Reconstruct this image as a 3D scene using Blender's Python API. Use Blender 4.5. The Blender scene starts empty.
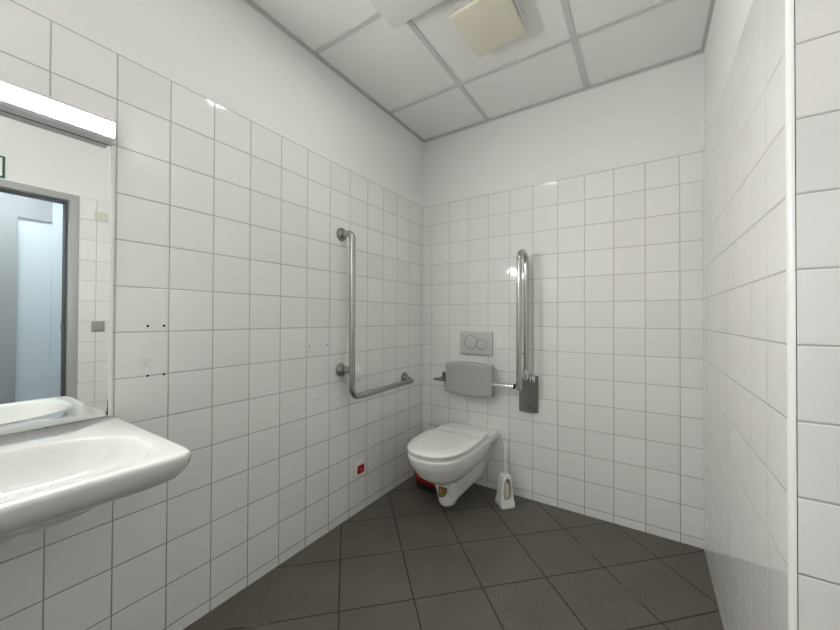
import bpy, bmesh, math, random
from mathutils import Vector, Matrix
random.seed(3)
PI = math.pi
C = bpy.context.scene.collection

# ------------------------------------------------------------------ materials
def new_mat(name):
    m = bpy.data.materials.new(name); m.use_nodes = True
    return m, m.node_tree, m.node_tree.nodes['Principled BSDF']

def mat(name, col, rough=.4, metal=0., coat=0., bump=0., bscale=200, spec=.5, var=0.):
    m, nt, b = new_mat(name)
    b.inputs['Base Color'].default_value = (*col, 1)
    b.inputs['Roughness'].default_value = rough
    b.inputs['Metallic'].default_value = metal
    b.inputs['Coat Weight'].default_value = coat
    b.inputs['Coat Roughness'].default_value = .05
    b.inputs['Specular IOR Level'].default_value = spec
    if bump or var:
        g = nt.nodes.new('ShaderNodeNewGeometry')
        n = nt.nodes.new('ShaderNodeTexNoise'); n.inputs['Scale'].default_value = bscale
        n.inputs['Detail'].default_value = 4
        nt.links.new(g.outputs['Position'], n.inputs['Vector'])
        if bump:
            bp = nt.nodes.new('ShaderNodeBump'); bp.inputs['Strength'].default_value = bump
            bp.inputs['Distance'].default_value = .002
            nt.links.new(n.outputs['Fac'], bp.inputs['Height'])
            nt.links.new(bp.outputs['Normal'], b.inputs['Normal'])
        if var:
            r = nt.nodes.new('ShaderNodeMapRange')
            r.inputs['To Min'].default_value = 1 - var; r.inputs['To Max'].default_value = 1 + var
            r.inputs['From Min'].default_value = .3; r.inputs['From Max'].default_value = .7
            nt.links.new(n.outputs['Fac'], r.inputs['Value'])
            mx = nt.nodes.new('ShaderNodeVectorMath'); mx.operation = 'SCALE'
            mx.inputs[0].default_value = col
            nt.links.new(r.outputs[0], mx.inputs['Scale'])
            nt.links.new(mx.outputs[0], b.inputs['Base Color'])
    return m

def emit(name, col, s):
    m, nt, b = new_mat(name)
    b.inputs['Base Color'].default_value = (*col, 1)
    b.inputs['Emission Color'].default_value = (*col, 1)
    b.inputs['Emission Strength'].default_value = s
    return m

class NT:
    """small helper for maths nodes"""
    def __init__(s, nt): s.nt = nt
    def n(s, t, **k):
        x = s.nt.nodes.new(t)
        for a, v in k.items(): setattr(x, a, v)
        return x
    def m(s, op, *a):
        x = s.n('ShaderNodeMath', operation=op)
        for i, v in enumerate(a):
            if isinstance(v, (int, float)): x.inputs[i].default_value = v
            else: s.nt.links.new(v, x.inputs[i])
        return x.outputs[0]

TILE = .15
def tile_mat(name, axis, off, zoff=.045, tile=(.66, .66, .63), grout=(.46, .44, .41), smudge=None,
             pitch=TILE, gw=.0015, rough=.07, rot=False, wob=.0035, fade=None, speck=0., depth=.0012, dirt=None):
    """square glazed tiles with recessed joints; axis 'x' or 'y' runs along the wall, rot = diagonal floor tiles"""
    m, nt, b = new_mat(name); q = NT(nt); L = nt.links.new
    g = q.n('ShaderNodeNewGeometry'); sp = q.n('ShaderNodeSeparateXYZ'); L(g.outputs['Position'], sp.inputs[0])
    X, Y, Z = sp.outputs
    if rot:
        u = q.m('DIVIDE', q.m('ADD', q.m('SUBTRACT', X, off[0]), q.m('SUBTRACT', Y, off[1])), pitch * math.sqrt(2))
        v = q.m('DIVIDE', q.m('SUBTRACT', q.m('SUBTRACT', X, off[0]), q.m('SUBTRACT', Y, off[1])), pitch * math.sqrt(2))
    else:
        u = q.m('DIVIDE', q.m('SUBTRACT', X if axis == 'x' else Y, off), pitch)
        v = q.m('DIVIDE', q.m('SUBTRACT', Z, zoff), pitch)
    du = q.m('PINGPONG', u, .5); dv = q.m('PINGPONG', v, .5)
    d = q.m('MULTIPLY', q.m('MINIMUM', du, dv), pitch)          # metres to the nearest joint centre
    mr = q.n('ShaderNodeMapRange'); mr.interpolation_type = 'SMOOTHSTEP'
    mr.inputs['From Min'].default_value = gw * .55; mr.inputs['From Max'].default_value = gw * 1.35
    L(d, mr.inputs['Value']); mask = mr.outputs[0]
    cmask = mask
    for (px, py, rad) in (fade or []):          # worn joints filled with floor dirt
        dd = q.n('ShaderNodeVectorMath', operation='DISTANCE'); L(g.outputs['Position'], dd.inputs[0]); dd.inputs[1].default_value = (px, py, 0)
        cmask = q.m('MAXIMUM', cmask, q.m('MINIMUM', 1., q.m('MULTIPLY', 4., q.m('MAXIMUM', 0., q.m('SUBTRACT', 1., q.m('DIVIDE', dd.outputs['Value'], rad))))))
    hr = q.n('ShaderNodeMapRange'); hr.interpolation_type = 'SMOOTHSTEP'
    hr.inputs['From Min'].default_value = gw * .6; hr.inputs['From Max'].default_value = gw * 2.6
    L(d, hr.inputs['Value'])
    # per tile id
    cb = q.n('ShaderNodeCombineXYZ'); L(q.m('FLOOR', u), cb.inputs[0]); L(q.m('FLOOR', v), cb.inputs[1])
    wn = q.n('ShaderNodeTexWhiteNoise', noise_dimensions='2D'); L(cb.outputs[0], wn.inputs['Vector'])
    # colour
    var = q.n('ShaderNodeMapRange'); var.inputs['To Min'].default_value = .975; var.inputs['To Max'].default_value = 1.02
    L(wn.outputs['Value'], var.inputs['Value'])
    tcol = q.n('ShaderNodeVectorMath', operation='SCALE'); tcol.inputs[0].default_value = tile; L(var.outputs[0], tcol.inputs['Scale'])
    tc = tcol.outputs[0]
    if speck:
        for sc, am in ((170, speck), (6, speck * .3)):
            ns = q.n('ShaderNodeTexNoise'); ns.inputs['Scale'].default_value = sc; ns.inputs['Detail'].default_value = 5
            L(g.outputs['Position'], ns.inputs['Vector'])
            r2 = q.n('ShaderNodeMapRange'); r2.inputs['From Min'].default_value = .3; r2.inputs['From Max'].default_value = .7
            r2.inputs['To Min'].default_value = 1 - am; r2.inputs['To Max'].default_value = 1 + am
            L(ns.outputs['Fac'], r2.inputs['Value'])
            t2 = q.n('ShaderNodeVectorMath', operation='SCALE'); L(tc, t2.inputs[0]); L(r2.outputs[0], t2.inputs['Scale']); tc = t2.outputs[0]
    if smudge:
        for (px, py, pz, rad, amt) in smudge:
            dd = q.n('ShaderNodeVectorMath', operation='DISTANCE'); L(g.outputs['Position'], dd.inputs[0]); dd.inputs[1].default_value = (px, py, pz)
            ns = q.n('ShaderNodeTexNoise'); ns.inputs['Scale'].default_value = 160; L(g.outputs['Position'], ns.inputs['Vector'])
            w = q.m('MULTIPLY', q.m('SUBTRACT', 1., q.m('MINIMUM', q.m('DIVIDE', dd.outputs['Value'], rad), 1.)), q.m('GREATER_THAN', ns.outputs['Fac'], .52))
            t2 = q.n('ShaderNodeVectorMath', operation='SCALE'); L(tc, t2.inputs[0]); L(q.m('SUBTRACT', 1., q.m('MULTIPLY', w, amt)), t2.inputs['Scale']); tc = t2.outputs[0]
    gcol = grout
    # dirt in the joints near the floor
    mx = q.n('ShaderNodeMix', data_type='RGBA'); mx.inputs['A'].default_value = (*gcol, 1)
    if dirt:
        g2 = q.n('ShaderNodeMix', data_type='RGBA'); g2.inputs['A'].default_value = (*dirt, 1); g2.inputs['B'].default_value = (*gcol, 1)
        r3 = q.n('ShaderNodeMapRange'); r3.inputs['From Min'].default_value = .0; r3.inputs['From Max'].default_value = .9
        L(Z, r3.inputs['Value']); L(r3.outputs[0], g2.inputs['Factor']); L(g2.outputs['Result'], mx.inputs['A'])
    L(cmask, mx.inputs['Factor']); L(tc, mx.inputs['B']); L(mx.outputs['Result'], b.inputs['Base Color'])
    # gloss
    rr = q.n('ShaderNodeMapRange'); rr.inputs['To Min'].default_value = .8; rr.inputs['To Max'].default_value = rough
    L(mask, rr.inputs['Value']); L(rr.outputs[0], b.inputs['Roughness'])
    # height: joint + tiny lippage waviness
    ns = q.n('ShaderNodeTexNoise'); ns.inputs['Scale'].default_value = 7; ns.inputs['Detail'].default_value = 1
    off3 = q.n('ShaderNodeVectorMath', operation='SCALE'); L(wn.outputs['Color'], off3.inputs[0]); off3.inputs['Scale'].default_value = 20
    ad = q.n('ShaderNodeVectorMath', operation='ADD'); L(g.outputs['Position'], ad.inputs[0]); L(off3.outputs[0], ad.inputs[1])
    L(ad.outputs[0], ns.inputs['Vector'])
    h = q.m('ADD', q.m('MULTIPLY', hr.outputs[0], depth), q.m('MULTIPLY', ns.outputs['Fac'], wob * .25))
    if speck:
        nf = q.n('ShaderNodeTexNoise'); nf.inputs['Scale'].default_value = 180; L(g.outputs['Position'], nf.inputs['Vector'])
        h = q.m('ADD', h, q.m('MULTIPLY', nf.outputs['Fac'], .0006))
    bp = q.n('ShaderNodeBump'); bp.inputs['Strength'].default_value = 1; bp.inputs['Distance'].default_value = 1
    L(h, bp.inputs['Height']); L(bp.outputs['Normal'], b.inputs['Normal'])
    return m

WT = (.86, .86, .835)
M = {}
M['paint'] = mat('white_wall_paint', (.85, .85, .83), .85, bump=.25, bscale=260)
M['tile_left'] = tile_mat('left_glazed_tile', 'y', -.4876, tile=WT, dirt=(.20, .18, .155),
                          smudge=[(0, -1.753, .988, .024, .30), (0, -1.70, .90, .014, .2)])
M['tile_back'] = tile_mat('back_glazed_tile', 'x', .0716, tile=WT, grout=(.54, .52, .49), dirt=(.26, .24, .22))
M['tile_right'] = tile_mat('right_glazed_tile', 'y', -1.250, tile=WT, wob=.0010, rough=.03)
M['tile_side'] = tile_mat('side_glazed_tile_shaded', 'x', 1.664, tile=(.79, .775, .75), dirt=(.2, .17, .15))  # same tile toned darker and warmer: dimmer light on this face put into colour
M['tile_far'] = tile_mat('doorside_glazed_tile', 'y', -1.388, zoff=.062, tile=WT)
FADE = [(.141, -1.409, .085), (.048, -1.313, .08), (.22, -1.48, .05), (1.17, -.33, .05), (1.36, -.53, .055)]
M['tile_right'].node_tree.nodes['Principled BSDF'].inputs['IOR'].default_value = 1.8
M['floor'] = tile_mat('dark_floor_tile', 'x', (.4196, -.42), pitch=.2977, tile=(.112, .101, .083), grout=(.026, .020, .015),
                      rough=.42, rot=True, wob=.0, fade=FADE, speck=.34, gw=.0026, depth=.0018)
M['ceil_tile'] = mat('mineral_ceiling_tile', (.93, .93, .91), .9, bump=.5, bscale=420, var=.02)
M['ceil_bar'] = mat('grey_ceiling_bar', (.66, .66, .65), .5)
M['ceil_edge'] = mat('dark_edge_angle', (.58, .58, .57), .5)
M['ceramic'] = mat('white_ceramic', (.72, .72, .70), .12, coat=.6)
M['ceramic_toilet'] = mat('toilet_ceramic', (.88, .88, .86), .12, coat=.6)
M['lid'] = mat('white_lid_plastic', (.90, .90, .875), .22, coat=.2)
M['plastic'] = mat('white_plastic', (.86, .86, .83), .35)
M['steel'] = mat('brushed_steel', (.47, .46, .435), .22, metal=1.)
M['steel_bright'] = mat('polished_steel', (.52, .51, .49), .13, metal=1.)
M['steel_dark'] = mat('dull_steel', (.30, .30, .29), .33, metal=1.)
M['chrome'] = mat('chrome', (.72, .72, .72), .1, metal=1.)
M['black'] = mat('black_plastic', (.02, .02, .02), .4)
M['hole'] = mat('dark_drill_hole', (.03, .03, .03), .9)
M['grey_pad'] = mat('grey_pad_plastic', (.41, .42, .40), .45, bump=.1, bscale=300)
M['flush'] = mat('matt_grey_flush_plastic', (.58, .58, .555), .35)
M['flush_ring'] = mat('darker_flush_ring', (.25, .25, .24), .3)
M['beige'] = mat('yellowed_plastic', (.78, .74, .61), .5)
M['fix_white'] = mat('white_luminaire_housing', (.76, .76, .74), .45)
M['red'] = mat('red_plastic', (.38, .004, .006), .35)
M['redtext'] = mat('orange_print', (.8, .25, .12), .5)
M['gold'] = mat('gold_print', (.36, .24, .06), .45)
M['brown'] = mat('brown_print', (.06, .04, .015), .5)
M['bristle'] = mat('beige_bristle', (.66, .62, .50), .9, bump=.9, bscale=350, var=.25)
M['paper'] = mat('toilet_paper', (.80, .79, .77), .9, bump=.15, bscale=150)
M['mirror'] = mat('mirror_glass', (.76, .79, .775), .0, metal=1.)
M['mirror_edge'] = mat('polished_mirror_edge', (.78, .79, .78), .12, metal=.6)
M['rust'] = mat('mirror_corrosion', (.06, .05, .04), .7)
M['door_frame'] = mat('grey_door_frame', (.44, .44, .43), .45)
M['door_dark'] = mat('dark_door_rebate', (.07, .075, .08), .5)
M['corridor'] = mat('cool_corridor_paint', (.55, .62, .665), .7)
M['corridor_dark'] = mat('dull_corridor_panel', (.33, .35, .36), .7)
M['green'] = mat('green_sign_border', (.005, .12, .06), .4)
M['sign_white'] = mat('white_sign_face', (.75, .78, .75), .4)
M['switch_grey'] = mat('grey_beige_switch', (.36, .35, .30), .4)
M['switch_cream'] = mat('cream_switch', (.70, .68, .60), .4)
M['lamp'] = emit('lamp_diffuser', (1., .985, .965), 78.)
M['panel'] = emit('added_fill_panel', (1., .985, .96), 16.)  # added fill glow for the ceiling box, which shows no light itself
M['lamp_under'] = mat('translucent_lamp_underside', (.75, .75, .77), .35)
M['lamp_cool'] = emit('corridor_lamp', (.98, .985, 1.), 12.)

# ------------------------------------------------------------------ mesh helpers
def new(): return bmesh.new()
def obj(name, bm, m, parent=None, smooth=None, recalc=True):
    if recalc: bmesh.ops.recalc_face_normals(bm, faces=bm.faces)
    me = bpy.data.meshes.new(name); bm.to_mesh(me); bm.free()
    mats = m if isinstance(m, (list, tuple)) else [m]
    for x in mats: me.materials.append(x)
    if smooth is not None:
        me.shade_smooth()
        if smooth < 179: me.set_sharp_from_angle(angle=math.radians(smooth))
    o = bpy.data.objects.new(name, me); C.objects.link(o)
    if parent is not None: o.parent = parent
    return o
def tag(o, label, cat, group=None):
    o['label'] = label; o['category'] = cat
    if group: o['group'] = group
    return o
def struct(o): o['kind'] = 'structure'; return o
def thing(name, label, cat, loc=(0, 0, 0), rz=0, group=None):
    o = bpy.data.objects.new(name, None); o.empty_display_size = .05; C.objects.link(o)
    o.location = loc; o.rotation_euler = (0, 0, rz)
    return tag(o, label, cat, group)
def box(bm, x0, x1, y0, y1, z0, z1, bev=0, seg=2, mi=0):
    r = bmesh.ops.create_cube(bm, size=1)
    vs = r['verts']
    for v in vs:
        v.co = Vector(((x0 + x1) / 2 + v.co.x * (x1 - x0), (y0 + y1) / 2 + v.co.y * (y1 - y0), (z0 + z1) / 2 + v.co.z * (z1 - z0)))
    fs = list({f for v in vs for f in v.link_faces})
    if bev:
        es = list({e for v in vs for e in v.link_edges})
        rr = bmesh.ops.bevel(bm, geom=es, offset=bev, segments=seg, affect='EDGES', profile=.5)
        fs = list({f for f in rr['faces']} | {f for f in fs if f.is_valid})
    for f in fs: f.material_index = mi
    return bm
def loft(bm, rings, cap0=True, cap1=True, closed=False):
    V = [[bm.verts.new(p) for p in r] for r in rings]
    n = len(V[0]); k = len(V)
    for i in range(k if closed else k - 1):
        a, b = V[i], V[(i + 1) % k]
        for j in range(n):
            bm.faces.new((a[j], a[(j + 1) % n], b[(j + 1) % n], b[j]))
    if not closed:
        if cap0: bm.faces.new(list(reversed(V[0])))
        if cap1: bm.faces.new(V[-1])
    return V
def tube(bm, pts, r, n=20, fillet=0, fseg=8, cap=True):
    P = [Vector(p) for p in pts]
    if fillet:
        out = [P[0]]
        for i in range(1, len(P) - 1):
            a, b, c = P[i - 1], P[i], P[i + 1]
            d1 = (a - b).normalized(); d2 = (c - b).normalized()
            f = fillet
            ang = d1.angle(d2); t = f / math.tan(ang / 2)
            t = min(t, (a - b).length * .49, (c - b).length * .49); f = t * math.tan(ang / 2)
            bis = (d1 + d2).normalized(); cen = b + bis * (f / math.sin(ang / 2))
            s = b + d1 * t - cen; e = b + d2 * t - cen
            tot = s.angle(e); ax = s.cross(e).normalized()
            for k in range(fseg + 1):
                out.append(cen + Matrix.Rotation(tot * k / fseg, 3, ax) @ s)
        out.append(P[-1]); P = out
    rings = []; up = None
    for i, p in enumerate(P):
        d = ((P[min(i + 1, len(P) - 1)] - P[i]).normalized() + (P[i] - P[max(i - 1, 0)]).normalized())
        d = d.normalized()
        if up is None:
            up = Vector((0, 0, 1)) if abs(d.z) < .9 else Vector((1, 0, 0))
        up = (up - d * up.dot(d)).normalized(); s = d.cross(up)
        rr = r[i] if isinstance(r, (list, tuple)) else r
        rings.append([p + (up * math.cos(2 * PI * k / n) + s * math.sin(2 * PI * k / n)) * rr for k in range(n)])
    loft(bm, rings, cap, cap)
def lathe(bm, prof, org, axis, n=32):
    """prof = (radius, distance along axis)"""
    ax = Vector(axis).normalized(); u = Vector((0, 0, 1)) if abs(ax.z) < .9 else Vector((1, 0, 0))
    u = (u - ax * u.dot(ax)).normalized(); s = ax.cross(u); o = Vector(org)
    rings = [[o + ax * h + (u * math.cos(2 * PI * k / n) + s * math.sin(2 * PI * k / n)) * max(r, 1e-4) for k in range(n)] for r, h in prof]
    loft(bm, rings)
def prism(bm, pts, vec):
    v = Vector(vec); a = [Vector(p) for p in pts]
    loft(bm, [a, [p + v for p in a]])

W, YC, XF, YB, ZT, ZC = 1.664, -1.250, 2.03, -2.95, 1.9935, 2.5055
G = .008      # tiles stand proud of the painted wall
# ------------------------------------------------------------------ room shell
def wall(name, boxes):
    bm = new()
    for (b, mi) in boxes: box(bm, *b, mi=mi)
    return bm
# left wall: painted masonry + tiled face up to 2 m
struct(obj('wall_left', wall('', [((-.15, -G, YB, .15, 0, 2.6), 0), ((-G, 0, YB, .0, 0, ZT), 1)]), [M['paint'], M['tile_left']]))
struct(obj('wall_back', wall('', [((-G, 2.2, G, .15, 0, 2.6), 0), ((0, W + .0, 0, G, 0, ZT), 1)]), [M['paint'], M['tile_back']]))
# right wall: masonry stub whose end faces the camera
bm = new()
box(bm, W + G, 2.2, YC + G, G, 0, 2.6, mi=0)
box(bm, W, W + G, YC + .0105, 0, 0, ZT, mi=1)
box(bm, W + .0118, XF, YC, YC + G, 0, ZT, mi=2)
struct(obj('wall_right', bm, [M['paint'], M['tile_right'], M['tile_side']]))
# white quarter round corner profile
bm = new()
pts = [(W + .010, YC - .0005)] + [(W + .010 - .0105 * math.sin(a), YC + .010 - .0105 * math.cos(a)) for a in [PI / 2 * k / 8 for k in range(9)]] + [(W - .0005, YC + .010), (W + .010, YC + .010)]
seen = []
for p_ in pts:
    if not seen or (abs(p_[0] - seen[-1][0]) + abs(p_[1] - seen[-1][1])) > 1e-5: seen.append(p_)
prism(bm, [(x, y, 0) for x, y in seen], (0, 0, ZT))
struct(obj('trim_1', bm, M['plastic'], smooth=40))
M['joint'] = mat('grey_joint_filler', (.42, .41, .38), .8)
bm = new(); box(bm, -.001, .0003, YB, 0, ZT - .0022, ZT + .0003); box(bm, 0, W, -.0003, .001, ZT - .0026, ZT + .0003)
struct(obj('trim_5', bm, M['joint']))
# wall with the doorway (seen in the mirror)
DY0, DY1, DZ = -2.50, -1.553, 1.945      # clear opening incl. rebate
bm = new()
TF = .006
box(bm, XF, XF + .14, -1.486, YC, 0, 2.6, mi=0)
box(bm, XF - TF, XF, -1.486, YC, 0, 2.012, mi=1)
box(bm, XF, XF + .14, -2.55, -1.486, 2.01, 2.6, mi=0)
box(bm, XF, XF + .14, YB, -2.55, 0, 2.6, mi=0)
box(bm, XF - TF, XF, YB, -2.55, 0, 2.012, mi=1)
struct(obj('wall_door', bm, [M['paint'], M['tile_far']]))
# door frame
dfr = new()
for (y0, y1) in ((-1.536, -1.484), (-2.552, -2.50)): box(dfr, XF - .014, XF + .15, y0, y1, 0, 2.018, bev=.003)
box(dfr, XF - .014, XF + .15, -2.50, -1.536, 1.972, 2.018, bev=.003)
d1 = struct(obj('door_1', dfr, M['door_frame'], smooth=30))
bm = new()
box(bm, XF + .03, XF + .10, -1.548, -1.536, 0, 1.972); box(bm, XF + .03, XF + .10, -2.50, -2.488, 0, 1.972); box(bm, XF + .03, XF + .10, -2.488, -1.548, 1.96, 1.972)
obj('rebate', bm, M['door_dark'], d1)
bm = new(); box(bm, XF + .06, XF + .085, -1.556, -1.548, 1.04, 1.10, bev=.002); obj('strike_plate', bm, M['steel_dark'], d1)
# wall behind the camera
struct(obj('wall_front', wall('', [((-.15, 2.2, YB - .15, YB - G, 0, 2.6), 0), ((0, XF, YB - G, YB, 0, ZT), 1)]), [M['paint'], M['tile_back']]))
# floor
bm = new(); box(bm, -.15, 3.2, YB - .15, .15, -.1, 0); struct(obj('floor', bm, M['floor']))
# corridor beyond the doorway
bm = new()
box(bm, 3.05, 3.2, YB, -1.64, 0, 2.6, mi=1)
box(bm, 3.05, 3.2, -1.64, -1.435, 1.99, 2.6, mi=1)
box(bm, 3.07, 3.2, -1.64, -1.435, 0, 1.99, mi=0)
box(bm, 3.05, 3.2, -1.435, -1.05, 0, 2.6, mi=0)
box(bm, XF + .14, 3.2, -1.15, -1.05, 0, 2.6, mi=0)
box(bm, XF + .14, 3.2, YB - .15, YB, 0, 2.6, mi=0)
struct(obj('wall_corridor', bm, [M['corridor'], M['corridor_dark']]))
bm = new(); box(bm, XF + .14, 3.2, YB - .1, -1.05, 2.5, 2.6); struct(obj('ceiling_corridor', bm, M['corridor']))
cl = thing('corridor_lamp', 'cool white ceiling lamp in the corridor beyond the doorway', 'lamp', (2.6, -2.05, 2.5))
bm = new(); box(bm, -.08, .08, -.6, .6, -.03, 0, bev=.004); obj('housing', bm, M['fix_white'], cl)
bm = new(); box(bm, -.07, .07, -.58, .58, -.045, -.03, bev=.004); obj('diffuser', bm, M['lamp_cool'], cl)

# ceiling: lay in mineral tiles on a T grid
bm = new(); box(bm, -.15, 2.2, YB - .15, .15, ZC + .004, 2.6); struct(obj('ceiling', bm, M['ceil_tile']))
gx = [.515, 1.131, 1.747]; gy = [-.4305, -1.047, -1.6635, -2.28, -2.8965]
bm = new(); hw = .012
XR = lambda y0: W + G if y0 > YC else XF
for x in gx[:2]: box(bm, x - hw, x + hw, YB, 0.008, ZC - .002, ZC + .006)
box(bm, gx[2] - hw, gx[2] + hw, YB, YC, ZC - .002, ZC + .006)
for y in gy:
    e = -G + .022
    box(bm, e, (W if y > YC else XF) - .01, y - hw, y + hw, ZC - .003, ZC + .006)
struct(obj('trim_2', bm, M['ceil_bar']))
bm = new()
t = .014
for (x0, x1, y0, y1) in ((-G, -G + t, YB, G), (-G + t, W + G - t, G - t, G), (W + G - t, W + G, YC, G), (W + G - t, XF, YC + G - t - .008, YC + G)):
    box(bm, x0, x1, y0, y1, ZC - .004, ZC + .006)
struct(obj('trim_3', bm, M['ceil_edge']))
bm = new()      # thin upstand of the edge angle against the wall, with its uneven shadow gap
for (x0, x1, y0, y1) in ((-G, -G + .0015, YB, G), (-G, W + G, G - .0015, G), (W + G - .0015, W + G, YC + G, G)):
    box(bm, x0, x1, y0, y1, ZC - .014, ZC - .006)
struct(obj('trim_4', bm, M['ceil_bar']))

# ------------------------------------------------------------------ ceiling fittings
t = thing('ceiling_box', 'white square box with an added lit fill panel, mounted on the grid ceiling beside the yellowed fan cover', 'ceiling light', (.472, -1.0, ZC))
bm = new(); box(bm, 0, .41, -.31, 0, -.06, 0, bev=.006, seg=3); obj('housing', bm, M['fix_white'], t, smooth=40)
bm = new(); box(bm, .115, .305, -.20, -.105, -.061, -.059); obj('diffuser', bm, M['panel'], t)  # glowing panel added under the unlit box to balance the room light

t = thing('ventilation_cover', 'yellowed square fan cover hanging slightly askew under the ceiling', 'vent cover', (.84, -.775, ZC))
bm = new(); box(bm, -.115, .125, -.135, .14, -.022, 0, bev=.004); obj('base', bm, M['fix_white'], t)
bm = new(); box(bm, -.10, .10, -.12, .12, -.034, -.022); obj('filter', bm, M['ceil_edge'], t)
bm = new()
def sq(hx, hy, z): return [(-hx, -hy, z), (hx, -hy, z), (hx, hy, z), (-hx, hy, z)]
loft(bm, [sq(.121, .142, 0), sq(.124, .145, -.012), sq(.120, .141, -.021), sq(.110, .131, -.024)])
bmesh.ops.bevel(bm, geom=[e for e in bm.edges if abs(e.verts[0].co.z - e.verts[1].co.z) > .001], offset=.006, segments=3, affect='EDGES')
box(bm, -.105, -.085, .140, .150, -.020, -.004)
cv = obj('cover', bm, M['beige'], t, smooth=35)
cv.location = (-.003, -.005, -.034); cv.rotation_euler = (.02, -.012, -.035)

# ------------------------------------------------------------------ mirror and lamp
YM0, YM1 = -2.55, -1.852
t = thing('mirror', 'large frameless wall mirror above the washbasin with polished edge', 'mirror', (0, -1.852, .834))
bm = new(); box(bm, .001, .0055, YM0 - YM1, -.0012, 0, .852); obj('glass', bm, M['mirror'], t)
bm = new(); box(bm, .0012, .0058, -.0012, .0075, .0, .853, bev=.001); obj('edge_strip', bm, M['plastic'], t)
bm = new()
loft(bm, [[(.0056, -.0015 - a, z) for a, z in ((0, .002), (.0, .050), (.0015, .052), (.0015, .03), (.003, .018), (.006, .004))],
          [(.0059, -.0015 - a, z) for a, z in ((0, .002), (.0, .050), (.0015, .052), (.0015, .03), (.003, .018), (.006, .004))]])
obj('corrosion', bm, M['rust'], t)

bm = new(); box(bm, .0012, .0062, YM0 - YM1, .0, .852, .8545); obj('top_gap', bm, M['door_dark'], t)
t = thing('wall_lamp', 'bright white strip lamp mounted on the tiles above the mirror', 'lamp', (0, -1.85, 1.74))
bm = new()
pr_ = [(0, -.052), (.046, -.052), (.054, -.045), (.057, .006), (.056, .010), (0, .008)]
loft(bm, [[(x, -.70, z) for x, z in pr_], [(x, -.008, z) for x, z in pr_]])
obj('housing', bm, M['lamp_under'], t, smooth=30)
bm = new()
pr_ = [(.0535, -.0435)] + [(.0545 + .004 * math.sin(PI * k / 8), -.0195 - .0235 * math.cos(PI * k / 8)) for k in range(9)] + [(.0535, .0045)]
loft(bm, [[(x, -.698, z) for x, z in pr_], [(x, -.010, z) for x, z in pr_]])
obj('diffuser', bm, M['lamp'], t, smooth=60)

# ------------------------------------------------------------------ washbasin
SC = -2.165
def outline(inset=0, back=0.0, n=96, hy=.333, xf=.545, r=.045):
    """rounded rectangle outline of the basin seen from above, parameterised by angle about the bowl centre"""
    cx, cy = .30, SC; out = []
    x0, x1, y0, y1 = back, xf - inset, SC - hy + inset, SC + hy - inset
    rr = max(r - inset, .02)
    for k in range(n):
        a = 2 * PI * k / n; dx, dy = math.cos(a), math.sin(a)
        lo, hi = 0., 1.
        for _ in range(40):
            m_ = (lo + hi) / 2; x, y = cx + dx * m_, cy + dy * m_
            ok = x0 <= x and y0 <= y <= y1
            xb = x1 - .010 * (1 - ((y - SC) / hy) ** 2)
            if x > xb: ok = False
            if ok and x > xb - rr:
                for s in (-1, 1):
                    yc = SC + s * (hy - inset - rr)
                    if (y - yc) * s > 0 and (x - (xb - rr)) ** 2 + (y - yc) ** 2 > rr * rr: ok = False
            if ok: lo = m_
            else: hi = m_
        out.append((cx + dx * lo, cy + dy * lo))
    return out
def bowl(s, n=96, sh=0):
    out = []
    for k in range(n):
        a = 2 * PI * k / n; dx, dy = math.cos(a), math.sin(a)
        e = 4.2 if dx > 0 else 2.3
        e = 3.2 if abs(dx) < .15 else e
        ax = .172 if dx > 0 else .180; ay = .287
        e = 2.3 + 1.9 * (max(0, min(1, (dx + .2) / .8)))
        t_ = (abs(dx / ax) ** e + abs(dy / ay) ** e) ** (-1 / e)
        out.append((.338 + sh + dx * t_ * s, SC + dy * t_ * s))
    return out
t = thing('washbasin', 'wide white ceramic wheelchair washbasin fixed to the tiled wall below the mirror', 'washbasin', (0, SC, .66))
def Zr(o, z): return [(x, y - SC, z - .66) for x, y in o]
bm = new()
rings = [Zr(outline(.22, 0), .712), Zr(outline(.14, 0), .729), Zr(outline(.09, 0), .743), Zr(outline(.055, 0), .757),
         Zr(outline(.03, 0), .770), Zr(outline(.013, 0), .788), Zr(outline(.004, 0), .803), Zr(outline(0, 0), .820),
         Zr(outline(.002, 0), .826), Zr(outline(.006, 0), .830), Zr(outline(.010, 0), .831)]
rings += [Zr(bowl(1.02), .831), Zr(bowl(1.0), .8295), Zr(bowl(.985), .825), Zr(bowl(.96), .812), Zr(bowl(.92), .785), Zr(bowl(.84), .755), Zr(bowl(.70), .737),
          Zr(bowl(.45), .727), Zr(bowl(.15), .722)]
loft(bm, rings)
obj('basin', bm, M['ceramic'], t, smooth=180)
bm = new(); lathe(bm, [(.026, 0), (.030, .0015), (.026, .004), (.018, .003), (0, .003)], (.338, 0, .7215 - .66), (0, 0, 1)); obj('drain', bm, M['chrome'], t, smooth=40)
bm = new(); tube(bm, [(.30, 0, .02), (.30, 0, -.06), (.20, 0, -.10), (0.012, 0, -.10)], .018, 16, fillet=.03); obj('waste_pipe', bm, M['chrome'], t, smooth=50)

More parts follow.
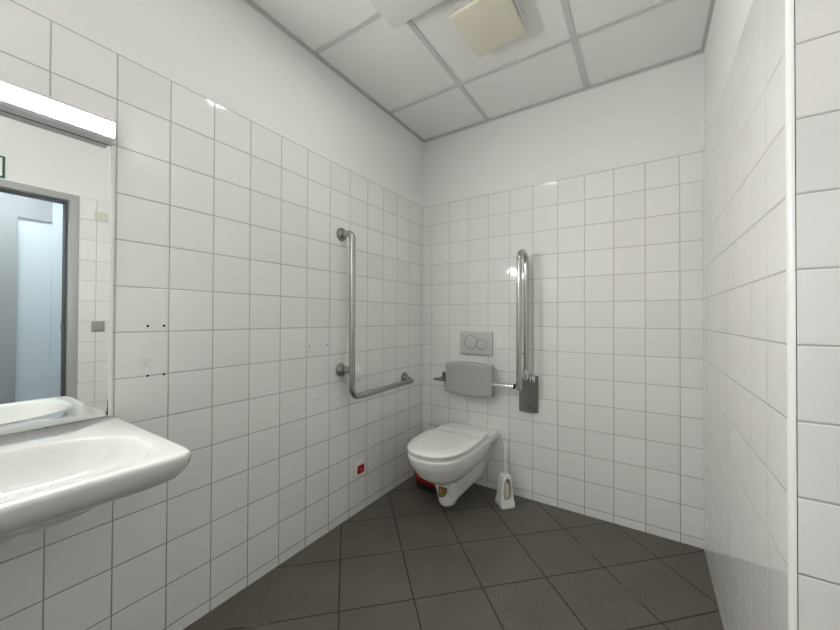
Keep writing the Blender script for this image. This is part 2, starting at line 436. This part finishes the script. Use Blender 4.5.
# ------------------------------------------------------------------ L grab rail on the left wall
def flange(parent, y, z, r=.037):
    bm = new(); lathe(bm, [(r, 0), (r, .006), (r * .93, .0105), (r * .6, .014), (.0185, .018), (.0175, .030)], (0, y, z), (1, 0, 0)); obj('flange', bm, M['steel_dark'], parent, smooth=40)
t = thing('grab_rail', 'L-shaped brushed steel grab rail screwed to the left tiled wall', 'grab rail', (0, 0, 0))
bm = new(); tube(bm, [(.012, -.856, 1.61), (.085, -.856, 1.61), (.085, -.852, .712), (.085, -.262, .716), (.012, -.250, .728)], .0165, 24, fillet=.05, fseg=10); obj('bar', bm, M['steel'], t, smooth=60)
bm = new(); tube(bm, [(.012, -.855, .856), (.085, -.853, .856)], .0125, 20); obj('bracket', bm, M['steel'], t, smooth=60)
flange(t, -.856, 1.61); flange(t, -.855, .856); flange(t, -.250, .728)

# toilet roll in its holder, behind the rail
t = thing('toilet_roll', 'white toilet paper roll on the left wall behind the grab rail', 'toilet roll', (.050, -.808, .832))
bm = new(); lathe(bm, [(.018, -.025), (.0415, -.025), (.044, -.023), (.044, .023), (.0415, .025), (.018, .025)], (0, 0, 0), (0, 1, 0), 40); obj('paper', bm, M['paper'], t, smooth=40)
t = thing('toilet_roll_holder', 'small white roll holder with curved cover on the left wall behind the grab rail', 'toilet roll holder', (0, -.808, .832))
bm = new(); box(bm, 0, .007, -.029, .029, -.04, .058, bev=.002); obj('back_plate', bm, M['plastic'], t)
bm = new()
arc = [(.058 + .0475 * math.cos(a), .0 + .0475 * math.sin(a)) for a in [math.radians(35 + 100 * k / 10) for k in range(11)]]
arc2 = [(.058 + .0490 * math.cos(a), .0 + .0490 * math.sin(a)) for a in [math.radians(35 + 100 * k / 10) for k in range(11)]]
ring = [(x, z) for x, z in arc2] + [(.013, .046), (.013, .043)] + [(x, z) for x, z in reversed(arc)]
loft(bm, [[(x - .008, -.0262, z) for x, z in ring], [(x - .008, .0262, z) for x, z in ring]])
obj('cover', bm, M['plastic'], t, smooth=40)
bm = new(); tube(bm, [(.004, .0275, .0), (.050, .0275, 0), (.050, -.0275, 0), (.004, -.0275, 0)], .003, 10, fillet=.004); obj('spindle', bm, M['plastic'], t, smooth=60)

# emergency pull switch
t = thing('emergency_switch', 'white square wall switch with red button low on the left wall', 'switch', (0, -.712, .259))
bm = new(); box(bm, 0, .011, -.042, .042, -.042, .042, bev=.004, seg=3); obj('plate', bm, M['plastic'], t, smooth=40)
bm = new(); box(bm, .010, .019, -.016, .035, -.027, .020, bev=.003, seg=2); rb = obj('button', bm, M['red'], t, smooth=40)
bm = new()
for (y, w) in ((-.008, .006), (.002, .006), (.011, .007)): box(bm, .0188, .0194, y, y + w, -.006, .002)
box(bm, .0188, .0194, .0, .012, -.014, -.011)
obj('print', bm, M['redtext'], rb)

# drill holes and plugs in the left wall
HL = [(-1.7498, 1.1145, 'left of the upper pair of drill holes in the tiles right of the mirror'),
      (-1.702, 1.1148, 'right of the upper pair of drill holes in the tiles right of the mirror'),
      (-1.7488, .945, 'left of the lower pair of drill holes in the tiles right of the mirror'),
      (-1.7004, .944, 'right of the lower pair of drill holes in the tiles right of the mirror'),
      (-1.071, 1.0009, 'small faint drill hole level with and left of another, left of the grab rail'),
      (-.9509, 1.0016, 'small drill hole just above left of the lower grab rail flange'),
      (-1.0158, .7212, 'lone drill hole low in the tiles left of the grab rail corner')]
for i, (y, z, lb) in enumerate(HL):
    rad = .0042 if i < 4 else .0036
    bm = new(); lathe(bm, [(rad, 0), (rad, .0006), (rad * .8, .0009), (rad * .5, .0006)], (0, y, z), (1, 0, 0), 12)
    tag(obj('drill_hole', bm, M['hole']), 'dark plugged ' + lb if i in () else lb, 'drill hole', 'drill holes in the left wall')

# ------------------------------------------------------------------ flush plate
t = thing('flush_plate', 'grey rectangular flush plate with two round buttons above the backrest', 'flush plate', (.438, 0, .975))
bm = new(); box(bm, -.12, .12, -.014, 0, -.080, .080, bev=.0035, seg=3); obj('plate', bm, M['flush'], t, smooth=40)
for (x, r, z) in ((-.038, .044, .004), (.042, .033, -.008)):
    bm = new(); lathe(bm, [(r + .004, .0), (r + .004, .0016), (r + .001, .0020), (r, .0005)], (x, -.0138, z), (0, -1, 0), 48)
    rg = obj('button', bm, M['flush_ring'], t, smooth=40)
    bm = new(); lathe(bm, [(r, 0), (r, .002), (r - .003, .0034), (0, .0026)], (x, -.0139, z), (0, -1, 0), 48); obj('button_face', bm, M['flush'], rg, smooth=40)

# ------------------------------------------------------------------ backrest on its bar
t = thing('backrest', 'curved grey padded backrest on a chrome bar above the toilet', 'backrest', (.43, 0, .74))
bm = new()
rings = []
N = 24
def padsec(u, ins, y):      # u in -1..1 across
    pass
front = []; 
xs = [-.172 + .344 * i / N for i in range(N + 1)]
def edge(x, s, ins): return s * (.098 + .016 * (1 - (x / .172) ** 2) - ins)
def ringp(ins, yoff, bow):
    pts = []
    sc = 1 - ins / .172
    for x in xs: pts.append((x * sc, yoff - bow * (1 - (x / .172) ** 2), edge(x, 1, ins)))
    for x in reversed(xs): pts.append((x * sc, yoff - bow * (1 - (x / .172) ** 2), edge(x, -1, ins)))
    return pts
rings = [ringp(.006, -.078, .012), ringp(.003, -.082, .012), ringp(0, -.090, .012), ringp(0, -.112, .012), ringp(.0025, -.120, .012), ringp(.007, -.1245, .012), ringp(.02, -.126, .012)]
loft(bm, rings)
obj('pad', bm, M['grey_pad'], t, smooth=45)
bm = new(); tube(bm, [(-.17, -.105, -.018), (.304, -.105, -.018)], .013, 16, fillet=.03); obj('bar', bm, M['chrome'], t, smooth=50)
bm = new(); tube(bm, [(.303, -.105, -.018), (.313, -.105, -.018)], .0145, 16); obj('end_cap', bm, M['black'], t, smooth=50)
bm = new(); prism(bm, [(-.272, -.115, -.032), (-.165, -.115, -.034), (-.165, -.09, -.034), (-.20, -.010, -.034), (-.20, 0, -.034), (-.255, 0, -.032), (-.255, -.01, -.032)], (0, 0, .013)); box(bm, -.262, -.192, -.008, 0, -.045, .012, bev=.002); obj('bracket', bm, M['steel_dark'], t)
bm = new(); tube(bm, [(.304, -.105, -.018), (.304, 0, -.010)], .0095, 14); obj('wall_arm', bm, M['steel_dark'], t, smooth=50)

# ------------------------------------------------------------------ fold up support rail
t = thing('folding_support_rail', 'folded-up steel support rail with U-shaped top on the back wall', 'support rail', (.80, 0, .67))
bm = new(); box(bm, -.058, .058, -.012, 0, -.115, .115, bev=.002); obj('wall_plate', bm, M['steel_dark'], t)
bm = new(); box(bm, -.055, .055, -.030, -.026, -.112, .092, bev=.0015); box(bm, -.055, -.051, -.028, -.010, -.112, .092); box(bm, .051, .055, -.028, -.010, -.112, .06)
obj('hinge_cover', bm, M['steel_dark'], t)
bm = new(); box(bm, .016, .048, -.060, -.012, .075, .118, bev=.006, seg=3); obj('hinge_block', bm, M['chrome'], t, smooth=40)
bm = new(); tube(bm, [(-.004, -.058, .095), (-.004, -.058, .883), (-.004, -.195, .883), (-.004, -.195, .055)], .0165, 24, fillet=.067, fseg=14); obj('bar', bm, M['steel_bright'], t, smooth=60)
bm = new(); lathe(bm, [(.0195, 0), (.021, .004), (.021, .045), (.0195, .049)], (-.004, -.058, .105), (0, 0, 1), 24); obj('collar', bm, M['chrome'], t, smooth=40)
bm = new(); lathe(bm, [(.005, 0), (.005, .004), (.003, .006)], (-.0205, -.058, .255), (-1, -.4, 0), 12); obj('bolt', bm, M['black'], t)
bm = new(); lathe(bm, [(.005, 0), (.005, .002), (.003, .003)], (.004, -.030, -.085), (0, -1, 0), 12); obj('screw', bm, M['black'], t)

# ------------------------------------------------------------------ wall hung toilet
TX = .432
def dshape(hw, yf, yb, z, n=64, e=2.55, fl=.30):
    """D outline: straight sides from the wall, rounded front (superellipse); x,y local to TX"""
    out = []
    for k in range(n):
        a = PI * k / (n - 1)                       # right side front round to left
        c, s = math.cos(a), math.sin(a)
        x = hw * (abs(c) ** (2 / e)) * (1 if c >= 0 else -1); y = yf + fl - fl * (abs(s) ** (2 / e))
        out.append((x, y, z))
    out.append((-hw * .99, yb, z)); out.append((hw * .99, yb, z))
    return out
t = thing('toilet', 'white wall-hung toilet with closed lid in the corner', 'toilet', (TX, 0, 0))
bm = new()
# rim, running full length to the wall
loft(bm, [dshape(.160, -.50, -.0, .350, fl=.2), dshape(.174, -.56, 0, .356, fl=.2), dshape(.177, -.692, 0, .372), dshape(.178, -.700, 0, .392), dshape(.173, -.695, 0, .398)])
# bowl swelling down from the rim
loft(bm, [dshape(.045, -.50, -.36, .196, fl=.12), dshape(.085, -.545, -.30, .212, fl=.2), dshape(.118, -.588, -.25, .235, fl=.26), dshape(.147, -.632, -.20, .268), dshape(.162, -.660, -.17, .305), dshape(.172, -.686, -.15, .345), dshape(.177, -.698, -.14, .38)])
# neck
NX = .012
def ell(hx, yf, yb, z, n=40):
    cy = (yf + yb) / 2; hy = (yb - yf) / 2
    return [(hx * math.cos(2 * PI * k / n), cy + hy * math.sin(2 * PI * k / n), z) for k in range(n)]
def neck(hw, yf, z, yb=0):
    return [(NX + hw, yb, z), (NX + hw, yf + .03, z), (NX + hw * .9, yf + .010, z), (NX + hw * .55, yf, z), (NX - hw * .55, yf, z), (NX - hw * .9, yf + .010, z), (NX - hw, yf + .03, z), (NX - hw, yb, z)]
loft(bm, [neck(.050, -.435, .084), neck(.059, -.456, .094), neck(.062, -.480, .15), neck(.068, -.505, .23), neck(.075, -.52, .36)])
loft(bm, [[(x + NX - .004, y, z) for x, y, z in e_] for e_ in (ell(.030, -.455, -.385, .050), ell(.046, -.468, -.36, .058), ell(.058, -.479, -.34, .084), ell(.062, -.488, -.33, .15))])
# mounting flange at the wall
fl = [(.180, .39), (.178, .33), (.160, .27), (.130, .215), (.095, .165), (.066, .13), (-.066, .13), (-.095, .165), (-.130, .215), (-.160, .27), (-.178, .33), (-.180, .39)]
loft(bm, [[(x, 0, z) for x, z in fl], [(x, -.028, z) for x, z in fl]])
body = obj('bowl', bm, M['ceramic_toilet'], t)
rm = body.modifiers.new('r', 'REMESH'); rm.mode = 'VOXEL'; rm.voxel_size = .0055; rm.use_smooth_shade = True
sm = body.modifiers.new('s', 'SMOOTH'); sm.factor = .5; sm.iterations = 8
dg = bpy.context.evaluated_depsgraph_get(); me = bpy.data.meshes.new_from_object(body.evaluated_get(dg))
body.modifiers.clear(); body.data = me; me.shade_smooth()
for v in me.vertices:
    if v.co.y > -.004: v.co.y = 0.0
# seat and lid
bm = new(); loft(bm, [dshape(.168, -.686, -.27, .3995), dshape(.172, -.692, -.27, .402), dshape(.172, -.692, -.27, .409), dshape(.168, -.686, -.27, .411)]); obj('seat', bm, M['lid'], t, smooth=50)
bm = new(); loft(bm, [dshape(.173, -.692, -.285, .412), dshape(.178, -.699, -.280, .416), dshape(.179, -.701, -.280, .424), dshape(.176, -.698, -.282, .431), dshape(.167, -.688, -.29, .4345), dshape(.12, -.62, -.33, .4365)]); obj('lid', bm, M['lid'], t, smooth=50)
bm = new(); box(bm, -.162, .162, -.282, -.16, .397, .429, bev=.009, seg=3); obj('hinge', bm, M['lid'], t, smooth=50)
# deck behind the lid
bm = new(); box(bm, -.172, .172, -.172, -.001, .385, .408, bev=.009, seg=3); obj('deck', bm, M['ceramic_toilet'], t, smooth=50)
# gold printed emblem on the neck
bm = new()
sh = [(-.026, .028), (.026, .028), (.027, -.002), (.016, -.022), (-.004, -.032), (-.022, -.030), (-.027, 0)]
loft(bm, [[(x, .004, z) for x, z in sh], [(x, -.001, z) for x, z in sh]])
st = obj('emblem', bm, M['brown'], t)
bm = new()
for b_ in ((-.021, -.006, -.016, .018), (-.003, .005, -.022, .018), (.009, .021, .0, .018), (.009, .018, -.016, -.004), (-.021, .021, .021, .025), (-.018, -.006, -.027, -.021)):
    box(bm, b_[0], b_[1], -.0018, -.0009, b_[2], b_[3])
sg = obj('emblem_print', bm, M['gold'], st)
st.location = (.016, -.4935, .154); st.rotation_euler = (-.25, 0, 0)

# ------------------------------------------------------------------ toilet brush
t = thing('toilet_brush_holder', 'white tapered toilet brush holder with oval opening on the dark floor', 'toilet brush holder', (.695, -.150, 0), math.radians(49))
# in local space the opening faces -y
def rsq(h, z, r=.012, n=5, hy=None, ox=0):
    hy = hy or h; out = []
    for (sx, sy, a0) in ((1, 1, 0), (-1, 1, 90), (-1, -1, 180), (1, -1, 270)):
        for k in range(n):
            a = math.radians(a0 + 90 * k / (n - 1)); out.append((ox + sx * (h - r) + r * math.cos(a), sy * (hy - r) + r * math.sin(a), z))
    return out
bm = new()
loft(bm, [rsq(.046, 0), rsq(.0475, .004), rsq(.047, .026), rsq(.043, .034), rsq(.029, .178), rsq(.026, .186), rsq(.018, .188, .008)])
shell = obj('shell', bm, M['plastic'], t, smooth=40)
cut = new()
N2 = 32
def oval(y):
    o_ = []
    for k in range(N2):
        a = 2 * PI * k / N2; zz = .106 + .066 * math.sin(a); w = (.037 - .015 * (zz - .04) / .13) * (abs(math.cos(a)) ** .6) * (1 if math.cos(a) >= 0 else -1)
        o_.append((w, y, zz))
    return o_
loft(cut, [oval(-.09), oval(.018)])
co = obj('cutter', cut, M['plastic'])
co.matrix_world = Matrix.Translation((.695, -.150, 0)) @ Matrix.Rotation(math.radians(49), 4, 'Z')
bpy.context.view_layer.update()
bo = shell.modifiers.new('b', 'BOOLEAN'); bo.object = co; bo.operation = 'DIFFERENCE'; bo.solver = 'EXACT'
dg = bpy.context.evaluated_depsgraph_get(); me = bpy.data.meshes.new_from_object(shell.evaluated_get(dg))
shell.modifiers.clear(); shell.data = me; me.set_sharp_from_angle(angle=math.radians(35))
bpy.data.objects.remove(co)
t2 = thing('toilet_brush', 'toilet brush with thin white handle standing in its holder', 'toilet brush', (.695, -.150, .034), math.radians(49))
bm = new()
lathe(bm, [(.006, .08), (.0055, .29), (.0065, .32), (.0075, .338), (.004, .346)], (0, -.004, 0), (0, 0, 1), 14); obj('handle', bm, M['plastic'], t2, smooth=50)
bm = new(); lathe(bm, [(.004, .004), (.017, .010), (.024, .03), (.024, .065), (.018, .095), (.006, .110)], (0, -.012, 0), (0, 0, 1), 26)
obj('bristles', bm, M['bristle'], t2, smooth=60)

# ------------------------------------------------------------------ red item in the corner
t = thing('floor_caddy', 'red plastic caddy over a black block for floor shade, tucked on the floor behind the toilet', 'caddy', (.205, -.212, 0), math.radians(-6))
bm = new(); loft(bm, [rsq(.080, .0, .015, hy=.065), rsq(.083, .004, .015, hy=.068), rsq(.086, .055, .015, hy=.071)]); obj('base', bm, M['black'], t, smooth=40)  # black block stands in for the dark floor shade below the tub
bm = new(); V = loft(bm, [rsq(.088, .055, .015, hy=.073), rsq(.094, .100, .015, hy=.079), rsq(.097, .103, .015, hy=.082), rsq(.097, .108, .015, hy=.082), rsq(.090, .108, .015, hy=.075), rsq(.084, .060, .015, hy=.069)])
box(bm, -.012, .012, -.0865, -.0715, .062, .098, bev=.002)
obj('tub', bm, M['red'], t, smooth=40)

# ------------------------------------------------------------------ things beside the doorway (seen in the mirror)
t = thing('light_switch', 'grey-beige square light switch on the tiles beside the doorway', 'switch', (XF - TF, -1.375, 1.073))
bm = new(); box(bm, -.012, 0, -.037, .037, -.0375, .0375, bev=.003); obj('plate', bm, M['switch_grey'], t)
bm = new(); box(bm, -.017, -.011, -.028, .028, -.028, .028, bev=.002); obj('rocker', bm, M['switch_grey'], t)
t = thing('blank_cover', 'cream rectangular cover plate high on the tiles beside the doorway', 'cover plate', (XF - TF, -1.364, 1.90))
bm = new(); box(bm, -.012, 0, -.038, .038, -.031, .031, bev=.003); obj('plate', bm, M['switch_cream'], t)
bm = new(); box(bm, -.015, -.011, -.03, .03, -.018, .018, bev=.002); obj('panel', bm, M['switch_cream'], t)
t = thing('door_sign', 'white sign with green border above the doorway', 'sign', (XF, -1.973, 2.098))
bm = new(); box(bm, -.008, 0, -.14, .14, -.07, .07, bev=.001); obj('border', bm, M['green'], t)
bm = new(); box(bm, -.010, -.007, -.128, .128, -.058, .058); obj('face', bm, M['sign_white'], t)

# ------------------------------------------------------------------ camera, light, view
f, yaw, pit, rol = 347.0724, .5777, .0088, .0042
P = dict(cam=(1.4253, -2.2351, 1.1459))
F = Vector((-math.sin(yaw) * math.cos(pit), math.cos(yaw) * math.cos(pit), math.sin(pit)))
R = Vector((math.cos(yaw), math.sin(yaw), 0)); U = R.cross(F)
R2 = math.cos(rol) * R + math.sin(rol) * U; U2 = -math.sin(rol) * R + math.cos(rol) * U
cam = bpy.data.cameras.new('camera'); co = bpy.data.objects.new('camera', cam); C.objects.link(co)
mw = Matrix((R2, U2, -F)).transposed().to_4x4(); mw.translation = Vector(P['cam']); co.matrix_world = mw
cam.sensor_width = 36; cam.lens = f / 840 * 36; cam.clip_start = .02
bpy.context.scene.camera = co

def area(name, loc, rot, sx, sy, e, col):
    l = bpy.data.lights.new(name, 'AREA'); l.shape = 'RECTANGLE'; l.size = sx; l.size_y = sy; l.energy = e; l.color = col
    o = bpy.data.objects.new(name, l); C.objects.link(o); o.location = loc; o.rotation_euler = rot
    return o

w = bpy.data.worlds.new('world'); bpy.context.scene.world = w; w.use_nodes = True
w.node_tree.nodes['Background'].inputs[0].default_value = (.6, .65, .7, 1); w.node_tree.nodes['Background'].inputs[1].default_value = .3
vs = bpy.context.scene.view_settings
bpy.context.scene.display_settings.display_device = 'sRGB'
vs.view_transform = 'Standard'; vs.look = 'None'; vs.gamma = 1; vs.use_curve_mapping = False; vs.exposure = 1.68
